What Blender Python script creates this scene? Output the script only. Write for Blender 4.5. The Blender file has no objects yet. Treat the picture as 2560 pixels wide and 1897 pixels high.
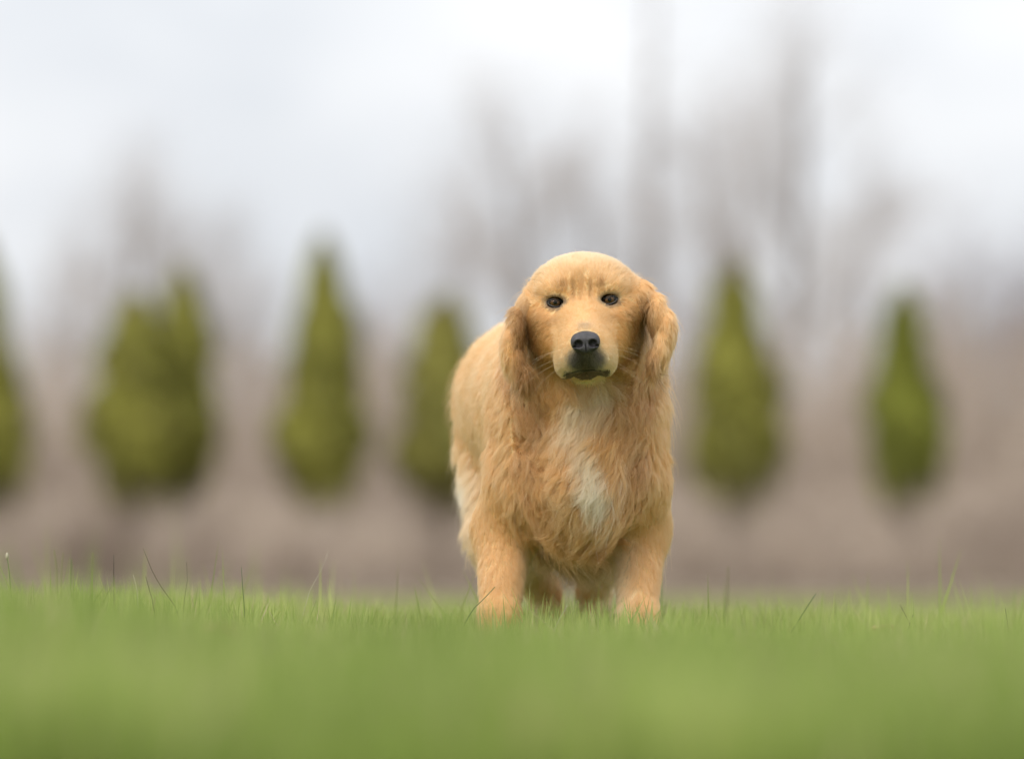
import bpy, math, random
import numpy as np
from mathutils import Vector, Matrix, noise as mnoise

random.seed(7)
RNG = np.random.default_rng(11)
SC = bpy.context.scene
COL = SC.collection

# ----------------------------------------------------------------------------
# camera, world, sun, exposure
# ----------------------------------------------------------------------------
CAM_H = 0.15            # camera height over the dog's ground
FPX = 200.0 / 36.0 * 2560.0
HORIZON = 1450.0        # photo row of the horizon
cam_d = bpy.data.cameras.new('camera')
cam = bpy.data.objects.new('camera', cam_d)
COL.objects.link(cam)
cam_d.lens = 200.0
cam_d.sensor_width = 36.0
cam_d.clip_start = 0.05
cam_d.clip_end = 3000.0
cam.location = (0, 0, CAM_H)
cam.rotation_euler = (math.radians(90) + math.atan((HORIZON - 948.5) / FPX), 0, 0)
cam_d.dof.use_dof = True
cam_d.dof.focus_distance = 8.0
cam_d.dof.aperture_fstop = 2.8
cam_d.dof.aperture_blades = 0
SC.camera = cam

SUN_EL, SUN_AZ = math.radians(42), math.radians(205)     # high behind the camera, a little to the left, veiled by cloud
world = bpy.data.worlds.new('World')
SC.world = world
world.use_nodes = True
wn, wl = world.node_tree.nodes, world.node_tree.links
wn.clear()
w_out = wn.new('ShaderNodeOutputWorld')
w_bg = wn.new('ShaderNodeBackground')
w_bg.inputs['Strength'].default_value = 0.1
w_sky = wn.new('ShaderNodeTexSky')
w_sky.sky_type = 'NISHITA'
w_sky.sun_disc = False
w_sky.sun_elevation = SUN_EL
w_sky.sun_rotation = SUN_AZ
w_sky.dust_density = 3.0
w_geo = wn.new('ShaderNodeTexCoord')
w_sep = wn.new('ShaderNodeSeparateXYZ')
wl.new(w_geo.outputs['Generated'], w_sep.inputs[0])
# overcast sky: three times brighter overhead than at the horizon
w_el = wn.new('ShaderNodeMapRange')
w_el.inputs['From Min'].default_value = 0.0
w_el.inputs['From Max'].default_value = 1.0
w_el.inputs['To Min'].default_value = 1.0
w_el.inputs['To Max'].default_value = 2.6
wl.new(w_sep.outputs['Z'], w_el.inputs['Value'])
w_map = wn.new('ShaderNodeMapping')
w_map.inputs['Location'].default_value = (0.33, 0.2, 0.11)
w_map.inputs['Scale'].default_value = (1.0, 1.0, 1.5)
wl.new(w_geo.outputs['Generated'], w_map.inputs['Vector'])
w_noise = wn.new('ShaderNodeTexNoise')
w_noise.inputs['Scale'].default_value = 9.0
w_noise.inputs['Detail'].default_value = 3.0
w_noise.inputs['Roughness'].default_value = 0.5
wl.new(w_map.outputs['Vector'], w_noise.inputs['Vector'])
w_ramp = wn.new('ShaderNodeValToRGB')
w_ramp.color_ramp.elements[0].position = 0.38
w_ramp.color_ramp.elements[0].color = (0.635, 0.67, 0.725, 1)
w_ramp.color_ramp.elements[1].position = 0.72
w_ramp.color_ramp.elements[1].color = (0.98, 0.985, 1.0, 1)
wl.new(w_noise.outputs['Fac'], w_ramp.inputs['Fac'])
w_mul = wn.new('ShaderNodeVectorMath')
w_mul.operation = 'SCALE'
wl.new(w_ramp.outputs['Color'], w_mul.inputs[0])
w_sc = wn.new('ShaderNodeMath')
w_sc.operation = 'MULTIPLY'
w_sc.inputs[1].default_value = 9.0
wl.new(w_el.outputs['Result'], w_sc.inputs[0])
wl.new(w_sc.outputs[0], w_mul.inputs['Scale'])
w_mix = wn.new('ShaderNodeMix')
w_mix.data_type = 'RGBA'
w_mix.inputs['Factor'].default_value = 0.92
wl.new(w_sky.outputs['Color'], w_mix.inputs[6])
wl.new(w_mul.outputs[0], w_mix.inputs[7])
wl.new(w_mix.outputs[2], w_bg.inputs['Color'])
wl.new(w_bg.outputs[0], w_out.inputs['Surface'])

sun_d = bpy.data.lights.new('sun', 'SUN')
sun_d.energy = 2.1
sun_d.angle = math.radians(35)
sun_d.color = (1.0, 0.955, 0.88)
sun = bpy.data.objects.new('sun', sun_d)
COL.objects.link(sun)
_sd = Vector((math.sin(SUN_AZ) * math.cos(SUN_EL), math.cos(SUN_AZ) * math.cos(SUN_EL), math.sin(SUN_EL)))
sun.rotation_euler = (-_sd).to_track_quat('-Z', 'Y').to_euler()

SC.view_settings.view_transform = 'Standard'
SC.view_settings.look = 'None'
SC.view_settings.exposure = 0.15
SC.view_settings.gamma = 1.0
SC.view_settings.use_curve_mapping = False
SC.render.engine = 'CYCLES'
SC.cycles.use_denoising = True
SC.cycles.max_bounces = 10
SC.cycles.diffuse_bounces = 4
SC.cycles.glossy_bounces = 4
SC.cycles.transmission_bounces = 8
SC.cycles.transparent_max_bounces = 8
SC.cycles.adaptive_threshold = 0.006
SC.cycles.sample_clamp_indirect = 4.0
SC.cycles.caustics_reflective = False
SC.cycles.caustics_refractive = False

# ----------------------------------------------------------------------------
# helpers
# ----------------------------------------------------------------------------
def pt(px, py, d):
    """world point seen at photo pixel (px,py) at distance d"""
    return np.array([(px - 1280.0) / FPX * d, d, CAM_H + (HORIZON - py) / FPX * d])

def tag(o, label=None, cat=None, group=None, kind=None):
    if label: o['label'] = label
    if cat: o['category'] = cat
    if group: o['group'] = group
    if kind: o['kind'] = kind
    return o

def link(o, parent=None):
    COL.objects.link(o)
    if parent is not None:
        o.parent = parent
        o.matrix_parent_inverse = Matrix.Identity(4)
    return o

def empty(name, loc):
    o = bpy.data.objects.new(name, None)
    o.empty_display_size = 0.1
    o.location = loc
    return link(o)

def mesh_np(name, verts, faces, mat=None, colors=None, smooth=True):
    """mesh from numpy arrays; faces = list of (M,k) integer arrays"""
    me = bpy.data.meshes.new(name)
    verts = np.asarray(verts, dtype=np.float32)
    if not isinstance(faces, (list, tuple)):
        faces = [faces]
    faces = [np.asarray(f, dtype=np.int32) for f in faces if len(f)]
    me.vertices.add(len(verts))
    me.vertices.foreach_set('co', verts.ravel())
    loops = np.concatenate([f.ravel() for f in faces])
    tot = np.concatenate([np.full(len(f), f.shape[1], np.int32) for f in faces])
    start = np.concatenate([[0], np.cumsum(tot)[:-1]]).astype(np.int32)
    me.loops.add(len(loops))
    me.loops.foreach_set('vertex_index', loops)
    me.polygons.add(len(tot))
    me.polygons.foreach_set('loop_start', start)
    try:
        me.polygons.foreach_set('loop_total', tot)
    except Exception:
        pass
    me.update(calc_edges=True)
    me.validate()
    if smooth:
        me.polygons.foreach_set('use_smooth', np.ones(len(me.polygons), bool))
    if colors is not None:
        a = me.color_attributes.new('tint', 'FLOAT_COLOR', 'POINT')
        c = np.ones((len(verts), 4), np.float32)
        c[:, :3] = colors
        a.data.foreach_set('color', c.ravel())
    if mat is not None:
        me.materials.append(mat)
    return me

def obj(name, me, parent=None, loc=None):
    o = bpy.data.objects.new(name, me)
    if loc is not None:
        o.location = loc
    return link(o, parent)

def tubes(p0, p1, r0, r1, sides=4):
    """many tapered prisms at once -> verts, quad faces"""
    p0, p1 = np.asarray(p0, float), np.asarray(p1, float)
    n = len(p0)
    r0 = np.broadcast_to(np.asarray(r0, float), (n,)); r1 = np.broadcast_to(np.asarray(r1, float), (n,))
    d = p1 - p0
    d = d / np.maximum(np.linalg.norm(d, axis=1, keepdims=True), 1e-9)
    up = np.where(np.abs(d[:, 2:3]) > 0.9, np.array([[1., 0, 0]]), np.array([[0, 0, 1.]]))
    u = np.cross(d, up); u /= np.linalg.norm(u, axis=1, keepdims=True)
    v = np.cross(d, u)
    a = np.arange(sides) / sides * 2 * np.pi
    ring = u[:, None, :] * np.cos(a)[None, :, None] + v[:, None, :] * np.sin(a)[None, :, None]
    lo = p0[:, None, :] + ring * r0[:, None, None]
    hi = p1[:, None, :] + ring * r1[:, None, None]
    verts = np.concatenate([lo, hi], axis=1).reshape(-1, 3)
    base = (np.arange(n) * 2 * sides)[:, None, None]
    i = np.arange(sides); j = (i + 1) % sides
    q = np.stack([i, j, j + sides, i + sides], axis=1)[None]
    return verts, (base + q).reshape(-1, 4)

def path_tube(pts, radii, sides=6):
    """one continuous tube along a path, closed at the ends"""
    pts = [Vector(p) for p in pts]
    V, F = [], []
    n = len(pts)
    ref = Vector((0.3, 1, 0.2))
    for k, p in enumerate(pts):
        t = (pts[min(k + 1, n - 1)] - pts[max(k - 1, 0)]).normalized()
        u = t.cross(ref).normalized(); v = t.cross(u)
        for s in range(sides):
            a = 2 * math.pi * s / sides
            V.append(p + (u * math.cos(a) + v * math.sin(a)) * radii[k])
    for k in range(n - 1):
        for s in range(sides):
            s2 = (s + 1) % sides
            F.append((k * sides + s, k * sides + s2, (k + 1) * sides + s2, (k + 1) * sides + s))
    V.append(pts[0]); V.append(pts[-1])
    T = []
    for s in range(sides):
        s2 = (s + 1) % sides
        T.append((len(V) - 2, s2, s)); T.append((len(V) - 1, (n - 1) * sides + s, (n - 1) * sides + s2))
    return np.array([tuple(v) for v in V]), [np.array(F), np.array(T)]

# ---- materials ----
def new_mat(name):
    m = bpy.data.materials.new(name)
    m.use_nodes = True
    return m, m.node_tree.nodes, m.node_tree.links, m.node_tree.nodes['Principled BSDF']

def tint_mat(name, rough=0.8, spec=0.3, translucent=0.0, vary=0.15, scale=20.0):
    """colour from the mesh's own tint attribute, broken up by noise"""
    m, n, l, p = new_mat(name)
    at = n.new('ShaderNodeAttribute'); at.attribute_name = 'tint'
    tc = n.new('ShaderNodeTexCoord')
    nz = n.new('ShaderNodeTexNoise'); nz.inputs['Scale'].default_value = scale; nz.inputs['Detail'].default_value = 4
    l.new(tc.outputs['Object'], nz.inputs['Vector'])
    hs = n.new('ShaderNodeHueSaturation')
    mr = n.new('ShaderNodeMapRange')
    mr.inputs['To Min'].default_value = 1 - 2 * vary; mr.inputs['To Max'].default_value = 1 + 2 * vary
    l.new(nz.outputs['Fac'], mr.inputs['Value'])
    l.new(mr.outputs[0], hs.inputs['Value'])
    l.new(at.outputs['Color'], hs.inputs['Color'])
    l.new(hs.outputs[0], p.inputs['Base Color'])
    p.inputs['Roughness'].default_value = rough
    p.inputs['Specular IOR Level'].default_value = spec
    if translucent > 0:
        tr = n.new('ShaderNodeBsdfTranslucent')
        l.new(hs.outputs[0], tr.inputs['Color'])
        mx = n.new('ShaderNodeMixShader'); mx.inputs[0].default_value = translucent
        l.new(p.outputs[0], mx.inputs[1]); l.new(tr.outputs[0], mx.inputs[2])
        l.new(mx.outputs[0], n['Material Output'].inputs['Surface'])
    return m

def flat_mat(name, c1, c2, scale=30.0, rough=0.8, spec=0.3, bump=0.0):
    m, n, l, p = new_mat(name)
    tc = n.new('ShaderNodeTexCoord')
    nz = n.new('ShaderNodeTexNoise'); nz.inputs['Scale'].default_value = scale; nz.inputs['Detail'].default_value = 5
    l.new(tc.outputs['Object'], nz.inputs['Vector'])
    rp = n.new('ShaderNodeValToRGB')
    rp.color_ramp.elements[0].position = 0.3; rp.color_ramp.elements[0].color = (*c1, 1)
    rp.color_ramp.elements[1].position = 0.7; rp.color_ramp.elements[1].color = (*c2, 1)
    l.new(nz.outputs['Fac'], rp.inputs['Fac'])
    l.new(rp.outputs[0], p.inputs['Base Color'])
    p.inputs['Roughness'].default_value = rough
    p.inputs['Specular IOR Level'].default_value = spec
    if bump:
        b = n.new('ShaderNodeBump'); b.inputs['Strength'].default_value = bump; b.inputs['Distance'].default_value = 0.001
        vz = n.new('ShaderNodeTexVoronoi'); vz.inputs['Scale'].default_value = 900.0
        l.new(tc.outputs['Object'], vz.inputs['Vector'])
        l.new(vz.outputs['Distance'], b.inputs['Height']); l.new(b.outputs[0], p.inputs['Normal'])
    return m

def sstep(a, b, x):
    t = np.clip((x - a) / (b - a), 0, 1)
    return t * t * (3 - 2 * t)

def wob(p, f, seed, dim=3):
    """cheap smooth vector noise at points p (N,3)"""
    r = np.random.default_rng(seed)
    out = np.zeros((len(p), dim))
    for k in range(5):
        w = r.normal(size=(3, dim)) * f * (0.6 + 0.35 * k)
        ph = r.uniform(0, 6.28, dim)
        out += np.sin(p @ w + ph) / (1 + 0.35 * k)
    return out / 2.2

# ----------------------------------------------------------------------------
# ground: one sheet to the horizon
# ----------------------------------------------------------------------------
def gz(x, y):
    x = np.asarray(x, float); y = np.asarray(y, float)
    near = sstep(30, 12, y)
    z = near * (0.030 * sstep(-0.12, -0.62, x) - 0.012 * sstep(0.35, 0.8, x))
    z = z + near * 0.006 * (np.sin(x * 3.1 + y * 1.7) + np.sin(y * 2.3 - x * 1.3)) * sstep(0.05, 0.4, np.abs(y - 8.2))
    z = z - 0.21 * sstep(8.9, 15, y) + 0.12 * sstep(18, 45, y)
    z = z + 0.25 * sstep(50, 75, y) + 1.6 * sstep(75, 125, y) + 4.0 * sstep(130, 420, y)
    z = z + sstep(60, 90, y) * 0.15 * np.sin(x * 0.35 + y * 0.12)
    return z

gx = np.concatenate([-np.geomspace(900, 3, 26), np.linspace(-2.6, 2.6, 53), np.geomspace(3, 900, 26)])
gy = np.concatenate([[-600, -100, -20, -4, 0], np.linspace(1, 14, 66), np.geomspace(14.5, 1500, 60)])
GX, GY = np.meshgrid(gx, gy, indexing='ij')
gv = np.stack([GX, GY, gz(GX, GY)], -1).reshape(-1, 3)
nx, ny = len(gx), len(gy)
ii, jj = np.meshgrid(np.arange(nx - 1), np.arange(ny - 1), indexing='ij')
q = (ii * ny + jj).ravel()
gf = np.stack([q, q + ny, q + ny + 1, q + 1], 1)
m_ground, n, l, p = new_mat('lawn_and_leaf_litter')
tc = n.new('ShaderNodeTexCoord'); sp = n.new('ShaderNodeSeparateXYZ')
l.new(tc.outputs['Object'], sp.inputs[0])
nz = n.new('ShaderNodeTexNoise'); nz.inputs['Scale'].default_value = 1.3; nz.inputs['Detail'].default_value = 8
l.new(tc.outputs['Object'], nz.inputs['Vector'])
nz2 = n.new('ShaderNodeTexNoise'); nz2.inputs['Scale'].default_value = 0.28; nz2.inputs['Detail'].default_value = 5
l.new(tc.outputs['Object'], nz2.inputs['Vector'])
rg = n.new('ShaderNodeValToRGB')
rg.color_ramp.elements[0].position = 0.3; rg.color_ramp.elements[0].color = (0.19, 0.245, 0.065, 1)
rg.color_ramp.elements[1].position = 0.7; rg.color_ramp.elements[1].color = (0.28, 0.32, 0.10, 1)
l.new(nz.outputs['Fac'], rg.inputs['Fac'])
rd = n.new('ShaderNodeValToRGB')
rd.color_ramp.elements[0].position = 0.35; rd.color_ramp.elements[0].color = (0.13, 0.105, 0.08, 1)
rd.color_ramp.elements[1].position = 0.65; rd.color_ramp.elements[1].color = (0.21, 0.19, 0.095, 1)
l.new(nz2.outputs['Fac'], rd.inputs['Fac'])
rl = n.new('ShaderNodeValToRGB')
rl.color_ramp.elements[0].position = 0.35; rl.color_ramp.elements[0].color = (0.10, 0.075, 0.055, 1)
rl.color_ramp.elements[1].position = 0.65; rl.color_ramp.elements[1].color = (0.21, 0.16, 0.12, 1)
l.new(nz.outputs['Fac'], rl.inputs['Fac'])
def mr_node(a, b):
    ad = n.new('ShaderNodeMath'); ad.operation = 'MULTIPLY_ADD'
    l.new(nz2.outputs['Fac'], ad.inputs[0]); ad.inputs[1].default_value = (b - a) * 0.8
    l.new(sp.outputs['Y'], ad.inputs[2])
    r = n.new('ShaderNodeMapRange'); r.inputs['From Min'].default_value = a; r.inputs['From Max'].default_value = b
    l.new(ad.outputs[0], r.inputs['Value'])
    return r
mx1 = n.new('ShaderNodeMix'); mx1.data_type = 'RGBA'
mx2 = n.new('ShaderNodeMix'); mx2.data_type = 'RGBA'
l.new(mr_node(14, 32).outputs[0], mx1.inputs['Factor'])
l.new(rg.outputs[0], mx1.inputs[6]); l.new(rd.outputs[0], mx1.inputs[7])
l.new(mr_node(52, 75).outputs[0], mx2.inputs['Factor'])
l.new(mx1.outputs[2], mx2.inputs[6]); l.new(rl.outputs[0], mx2.inputs[7])
l.new(mx2.outputs[2], p.inputs['Base Color'])
p.inputs['Roughness'].default_value = 0.95
p.inputs['Specular IOR Level'].default_value = 0.1
ground = obj('ground', mesh_np('ground', gv, gf, m_ground))
tag(ground, 'lawn running back to a brown leaf covered slope at the wood', None, kind='structure')

# ----------------------------------------------------------------------------
# trees
# ----------------------------------------------------------------------------
M_BARK = flat_mat('grey_bark', (0.15, 0.13, 0.118), (0.27, 0.24, 0.22), 6.0, 0.9, 0.15)
M_TWIG = flat_mat('twig_bark', (0.41, 0.37, 0.345), (0.54, 0.50, 0.47), 0.8, 0.9, 0.1)
M_THICK = flat_mat('thicket_twigs', (0.21, 0.16, 0.125), (0.60, 0.50, 0.405), 0.7, 0.95, 0.1)
M_ARB = tint_mat('arborvitae_foliage', 0.8, 0.2, 0.35, 0.2, 1.6)

def bare_tree(seed, height, trunk_r, spread=0.55, levels=5, first=0.28, lean=(0, 0), narrow=False, fork=0):
    """-> trunk segments, branch segments (lists of p0,p1,r0,r1)"""
    r = random.Random(seed)
    trunk, br = [], []
    def rv(s): return Vector((r.uniform(-s, s), r.uniform(-s, s), r.uniform(-s, s)))
    def grow(p, d, length, rad, lev):
        nseg = 4 if lev <= 2 else 3
        for k in range(nseg):
            nd = (d + rv(0.22) + Vector((0, 0, 0.05 if lev < 4 else 0.02))).normalized()
            p2 = p + nd * length / nseg
            r2 = rad * (1 - 0.62 * (k + 1) / nseg) if lev > 0 else rad
            br.append((p, p2, rad * (1 - 0.62 * k / nseg), r2))
            if lev < levels and (k > 0 or lev > 1):
                for _ in range(2 if lev < 3 else (r.random() < 0.95)):
                    side = nd.cross(rv(1)).normalized()
                    a = r.uniform(0.55, 1.1)
                    cd = (nd * math.cos(a) + side * math.sin(a)).normalized()
                    grow(p2, cd, length * r.uniform(0.42, 0.68), max(r2 * r.uniform(0.38, 0.56), 0.0034), lev + 1)
            p, d = p2, nd
    p = Vector((0, 0, 0)); d = Vector((lean[0], lean[1], 1)).normalized()
    n = 12
    for k in range(n):
        f = k / n
        nd = (d + rv(0.07) * (0.5 if narrow else 1)).normalized()
        p2 = p + nd * height / n
        ra, rb = trunk_r * (1 - 0.9 * f), trunk_r * (1 - 0.9 * (k + 1) / n)
        trunk.append((p, p2, ra * (1.5 if k == 0 else 1), rb))
        if f >= first:
            cnt = 4 if narrow else (3 if f < 0.75 else 4)
            for _ in range(cnt):
                az = r.uniform(0, 6.283)
                a = r.uniform(0.35, 0.6) if narrow else r.uniform(0.6, 1.15)
                side = Vector((math.cos(az), math.sin(az), 0))
                cd = (nd * math.cos(a) + side * math.sin(a)).normalized()
                ln = height * (0.10 if narrow else spread * 0.62) * (1.1 - 0.75 * f) * r.uniform(0.7, 1.15)
                grow(p2, cd, ln, max(rb * r.uniform(0.35, 0.6), 0.012), 2 if narrow else (1 if f < 0.7 else 2))
        p, d = p2, (nd + Vector((lean[0], lean[1], 1)) * 0.15).normalized()
    return trunk, br

def seg_mesh(name, segs, mat, sides=4):
    p0 = np.array([tuple(s[0]) for s in segs]); p1 = np.array([tuple(s[1]) for s in segs])
    r0 = np.array([s[2] for s in segs]); r1 = np.array([s[3] for s in segs])
    v, f = tubes(p0, p1, r0, r1, sides)
    return mesh_np(name, v, f, mat)

M_PURPLE = flat_mat('purplish_twigs', (0.17, 0.125, 0.12), (0.27, 0.205, 0.195), 0.8, 0.9, 0.1)
TREE_MESH = {}
def tree_kind(key, **kw):
    if key not in TREE_MESH:
        t, b = bare_tree(**kw)
        TREE_MESH[key] = (seg_mesh('trunk', t, M_BARK, 8), seg_mesh('crown', b, M_PURPLE if key == 'd' else M_TWIG, 3))
    return TREE_MESH[key]

def place_tree(name, key, px, d, scale, rot, label, kw, group='bare trees of the wood behind the lawn'):
    tm, cm = tree_kind(key, **kw)
    x = (px - 1280) / FPX * d
    e = empty(name, (x, d, float(gz(x, d)) - 0.1))
    e.scale = scale if isinstance(scale, tuple) else (scale,) * 3
    e.rotation_euler = (0, 0, rot)
    tag(e, label, 'tree', group)
    obj('trunk', tm, e); obj('crown', cm, e)
    return e

K1 = dict(seed=3, height=12, trunk_r=0.30, spread=0.55, levels=4, first=0.25)
K2 = dict(seed=21, height=12, trunk_r=0.22, spread=0.5, levels=4, first=0.3)
K3 = dict(seed=34, height=14, trunk_r=0.24, narrow=True, first=0.25, levels=4)
K4 = dict(seed=52, height=9, trunk_r=0.20, spread=0.65, levels=4, first=0.10)
place_tree('bare_tree', 'a', 385, 150, 0.78, 0.4, 'bare grey tree rising behind the twin tipped evergreens', K1)
place_tree('bare_tree', 'b', 150, 158, 0.66, 2.1, 'low bare grey tree nearest the left edge of the picture', K2)
place_tree('bare_tree', 'b', 260, 154, 0.72, 1.1, 'bare grey tree above the gap left of the twin tipped evergreens', K2)
place_tree('bare_tree', 'a', 500, 156, 0.68, 5.0, 'bare grey tree just right of the pointed half of the twin pair', K1)
place_tree('bare_tree', 'b', 620, 160, 0.62, 3.0, 'faint bare tree between the twin tipped evergreens and the tallest one', K2)
place_tree('bare_tree', 'b', 1120, 156, 0.80, 0.9, 'bare grey tree above the small evergreen left of the dog', K2)
place_tree('bare_tree', 'a', 1330, 150, 0.92, 1.9, 'wide bare grey tree directly behind the head of the dog', K1)
place_tree('bare_tree', 'b', 1520, 152, 0.88, 4.2, 'bare tree just left of the slender pole-like tree', K2)
place_tree('slender_tree', 'c', 1612, 146, 0.98, 0.3, 'very tall slender pole-like tree reaching the top of the picture', K3)
place_tree('bare_tree', 'a', 1930, 140, 0.99, 3.6, 'largest bare tree, forking above the evergreen right of the dog', K1)
place_tree('bare_tree', 'b', 1830, 148, 0.90, 5.2, 'bare tree close behind the evergreen right of the dog', K2)
place_tree('bare_tree', 'b', 2130, 154, 0.82, 1.2, 'pale bare tree between the two evergreens on the right', K2)
place_tree('bare_tree', 'd', 2390, 125, 0.66, 0.5, 'low bushy purplish bare tree beside the rightmost evergreen', K4)
place_tree('bare_tree', 'd', 2580, 128, 0.62, 2.5, 'low bushy bare tree cut by the right edge of the picture', K4)
place_tree('bare_tree', 'd', 930, 128, 0.52, 4.0, 'low brown bare tree right of the tallest evergreen', K4)
place_tree('bare_tree', 'd', 1720, 126, 0.50, 1.4, 'low brown bare tree just right of the dog', K4)

# thicket at the edge of the wood: one mass of stems and twigs
def thicket():
    r = np.random.default_rng(5)
    N = 3900; NW = 1500                                   # NW: the wood running on to both sides
    y = np.concatenate([r.uniform(96, 128, N - 1600), r.uniform(80, 96, 700), r.uniform(62, 80, 900)]); x = r.uniform(-16, 16, N) * y / 110
    yw = r.uniform(92, 126, NW); xw = np.sign(r.uniform(-1, 1, NW)) * r.uniform(16, 62, NW)
    x = np.concatenate([x, xw]); y = np.concatenate([y, yw]); N = N + NW
    px = x / y * FPX + 1280
    prof = np.interp(px, [-600, 0, 180, 330, 520, 700, 950, 1150, 1500, 1750, 2000, 2200, 2340, 2460, 2560, 3200],
                     [930, 900, 850, 990, 830, 880, 830, 960, 950, 820, 860, 810, 735, 800, 780, 860])
    top = CAM_H + (HORIZON - prof) / FPX * y
    z0 = gz(x, y)
    h = np.maximum(top - z0, 0.8) * r.uniform(0.35, 1.08, N) * np.where(y < 80, 0.34, np.where(y < 96, 0.32, 1.0))
    base = np.stack([x, y, z0 - 0.05], 1)
    lean = r.normal(0, 0.16, (N, 2))
    P0, P1, R0, R1 = [], [], [], []
    pts = [base]
    for k in range(1, 5):
        f = k / 4
        pts.append(base + np.stack([lean[:, 0] * h * f ** 1.4, lean[:, 1] * h * f ** 1.4, h * f], 1) + r.normal(0, 0.04, (N, 3)) * h[:, None] * 0.5)
    rad = h * 0.006 + 0.006
    for k in range(4):
        P0.append(pts[k]); P1.append(pts[k + 1]); R0.append(rad * (1 - k * 0.22)); R1.append(rad * (1 - (k + 1) * 0.22))
    T = 30
    idx = np.repeat(np.arange(N), T)
    f = r.uniform(0.08, 1.0, N * T) * 3.999
    k = f.astype(int); fr = (f - k)[:, None]
    PA = np.stack(pts)                                     # 5,N,3
    a = PA[k, idx] * (1 - fr) + PA[k + 1, idx] * fr
    dirs = r.normal(0, 1, (N * T, 3)); dirs[:, 2] = np.abs(dirs[:, 2]) * 0.8 + 0.25
    dirs /= np.linalg.norm(dirs, axis=1, keepdims=True)
    ln = r.uniform(0.25, 0.95, N * T) * (0.5 + h[idx] * 0.16)
    b = a + dirs * ln[:, None]
    rt = r.uniform(0.005, 0.011, N * T)
    P0.append(a); P1.append(b); R0.append(rt); R1.append(rt * 0.4)
    v, fc = tubes(np.concatenate(P0), np.concatenate(P1), np.concatenate(R0), np.concatenate(R1), 3)
    return mesh_np('thicket', v, fc, M_THICK)
o = obj('thicket', thicket())
tag(o, 'dense grey brown leafless thicket along the edge of the wood', 'thicket', kind='stuff')

# evergreens: conical, browsed bare below
def evergreen(name, px, d, tip_y, bot_y, half_w, label, seed, lean=0.0, shoulder=1.0, tint=(0.305, 0.295, 0.062)):
    r = np.random.default_rng(seed)
    x = (px - 1280) / FPX * d
    g = float(gz(x, d))
    H = CAM_H + (HORIZON - tip_y) / FPX * d - g
    B = CAM_H + (HORIZON - bot_y) / FPX * d - g
    W = half_w * 1.12 / FPX * d
    e = empty(name, (x, d, g))
    tag(e, label, 'evergreen', 'clipped conical evergreens in a row')
    # trunk
    tp = [Vector((lean * H * (k / 9) ** 2, 0.03 * math.sin(k + seed), H * 0.98 * k / 9)) for k in range(10)]
    v, f = path_tube(tp, [0.055 * (1 - 0.9 * k / 9) + 0.006 for k in range(10)], 8)
    obj('trunk', mesh_np('trunk', v, f, M_BARK), e)
    # bare browsed twigs below the foliage
    nb = 700
    zb = r.uniform(0.12, 1.0, nb) * (B * 1.02)
    az = r.uniform(0, 6.283, nb)
    ln = W * r.uniform(0.2, 0.85, nb) * (0.45 + 0.55 * zb / B)
    a = np.stack([np.zeros(nb), np.zeros(nb), zb], 1)
    b = a + np.stack([np.cos(az) * ln, np.sin(az) * ln, r.uniform(-0.1, 0.3, nb) * ln], 1)
    v, f = tubes(a, b, 0.012, 0.004, 3)
    obj('dead_branches', mesh_np('dead_branches', v, f, M_THICK), e)
    # foliage sprays
    N = 11000
    t = r.power(1.25, N); t = 1 - t                    # 0 bottom .. 1 tip, denser low
    t = np.clip(t, 0, 1)
    def prof(t):
        low = sstep(-0.03, 0.24, t) * 0.5 + 0.5
        return low * np.clip(1 - t, 0, 1) ** (0.70 / shoulder)
    lump = 1 + 0.05 * np.sin(t * 17 + seed) 
    azs = r.uniform(0, 6.283, N)
    rr = prof(t) * W * (1 + 0.16 * np.sin(3 * azs + seed + t * 6) + 0.13 * np.sin(5 * azs + t * 19 + seed * 2) + 0.08 * np.sin(2 * azs + t * 31)) * lump
    rad = rr * np.sqrt(r.uniform(0.45, 1.08, N))
    z = B + (H - B) * t - 0.30 * (1 - t) ** 4 * r.random(N) * (1 + np.sin(4 * azs + seed)) * 0.6
    c = np.stack([np.cos(azs) * rad + lean * H * (z / H) ** 2, np.sin(azs) * rad, z], 1)
    nrm = np.stack([np.cos(azs), np.sin(azs), np.full(N, 0.8)], 1) + r.normal(0, 0.45, (N, 3))
    nrm /= np.linalg.norm(nrm, axis=1, keepdims=True)
    out = np.array([[0, 0, 1.0]]) + r.normal(0, 0.5, (N, 3))
    out -= (out * nrm).sum(1, keepdims=True) * nrm
    out /= np.linalg.norm(out, axis=1, keepdims=True)
    side = np.cross(out, nrm)
    s = r.uniform(0.05, 0.12, N)[:, None]
    w = s * r.uniform(0.28, 0.5, N)[:, None]
    v = np.stack([c - out * s * 0.5, c + side * w, c + out * s, c - side * w], 1).reshape(-1, 3)
    f = np.arange(N * 4).reshape(-1, 4)
    tn = np.array(tint)[None] * (0.75 + 0.5 * r.random(N))[:, None]
    tn = tn * (1 + 0.25 * np.sin(t * 9 + azs * 2 + seed))[:, None]
    brown = r.random(N) < (0.04 + 0.5 * sstep(0.86, 1.0, t) + 0.25 * sstep(0.1, 0.0, t))
    tn[brown] = np.array([0.17, 0.13, 0.06])
    obj('crown', mesh_np('crown', v, f, M_ARB, np.repeat(tn, 4, 0), smooth=False), e)
    return e

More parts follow.
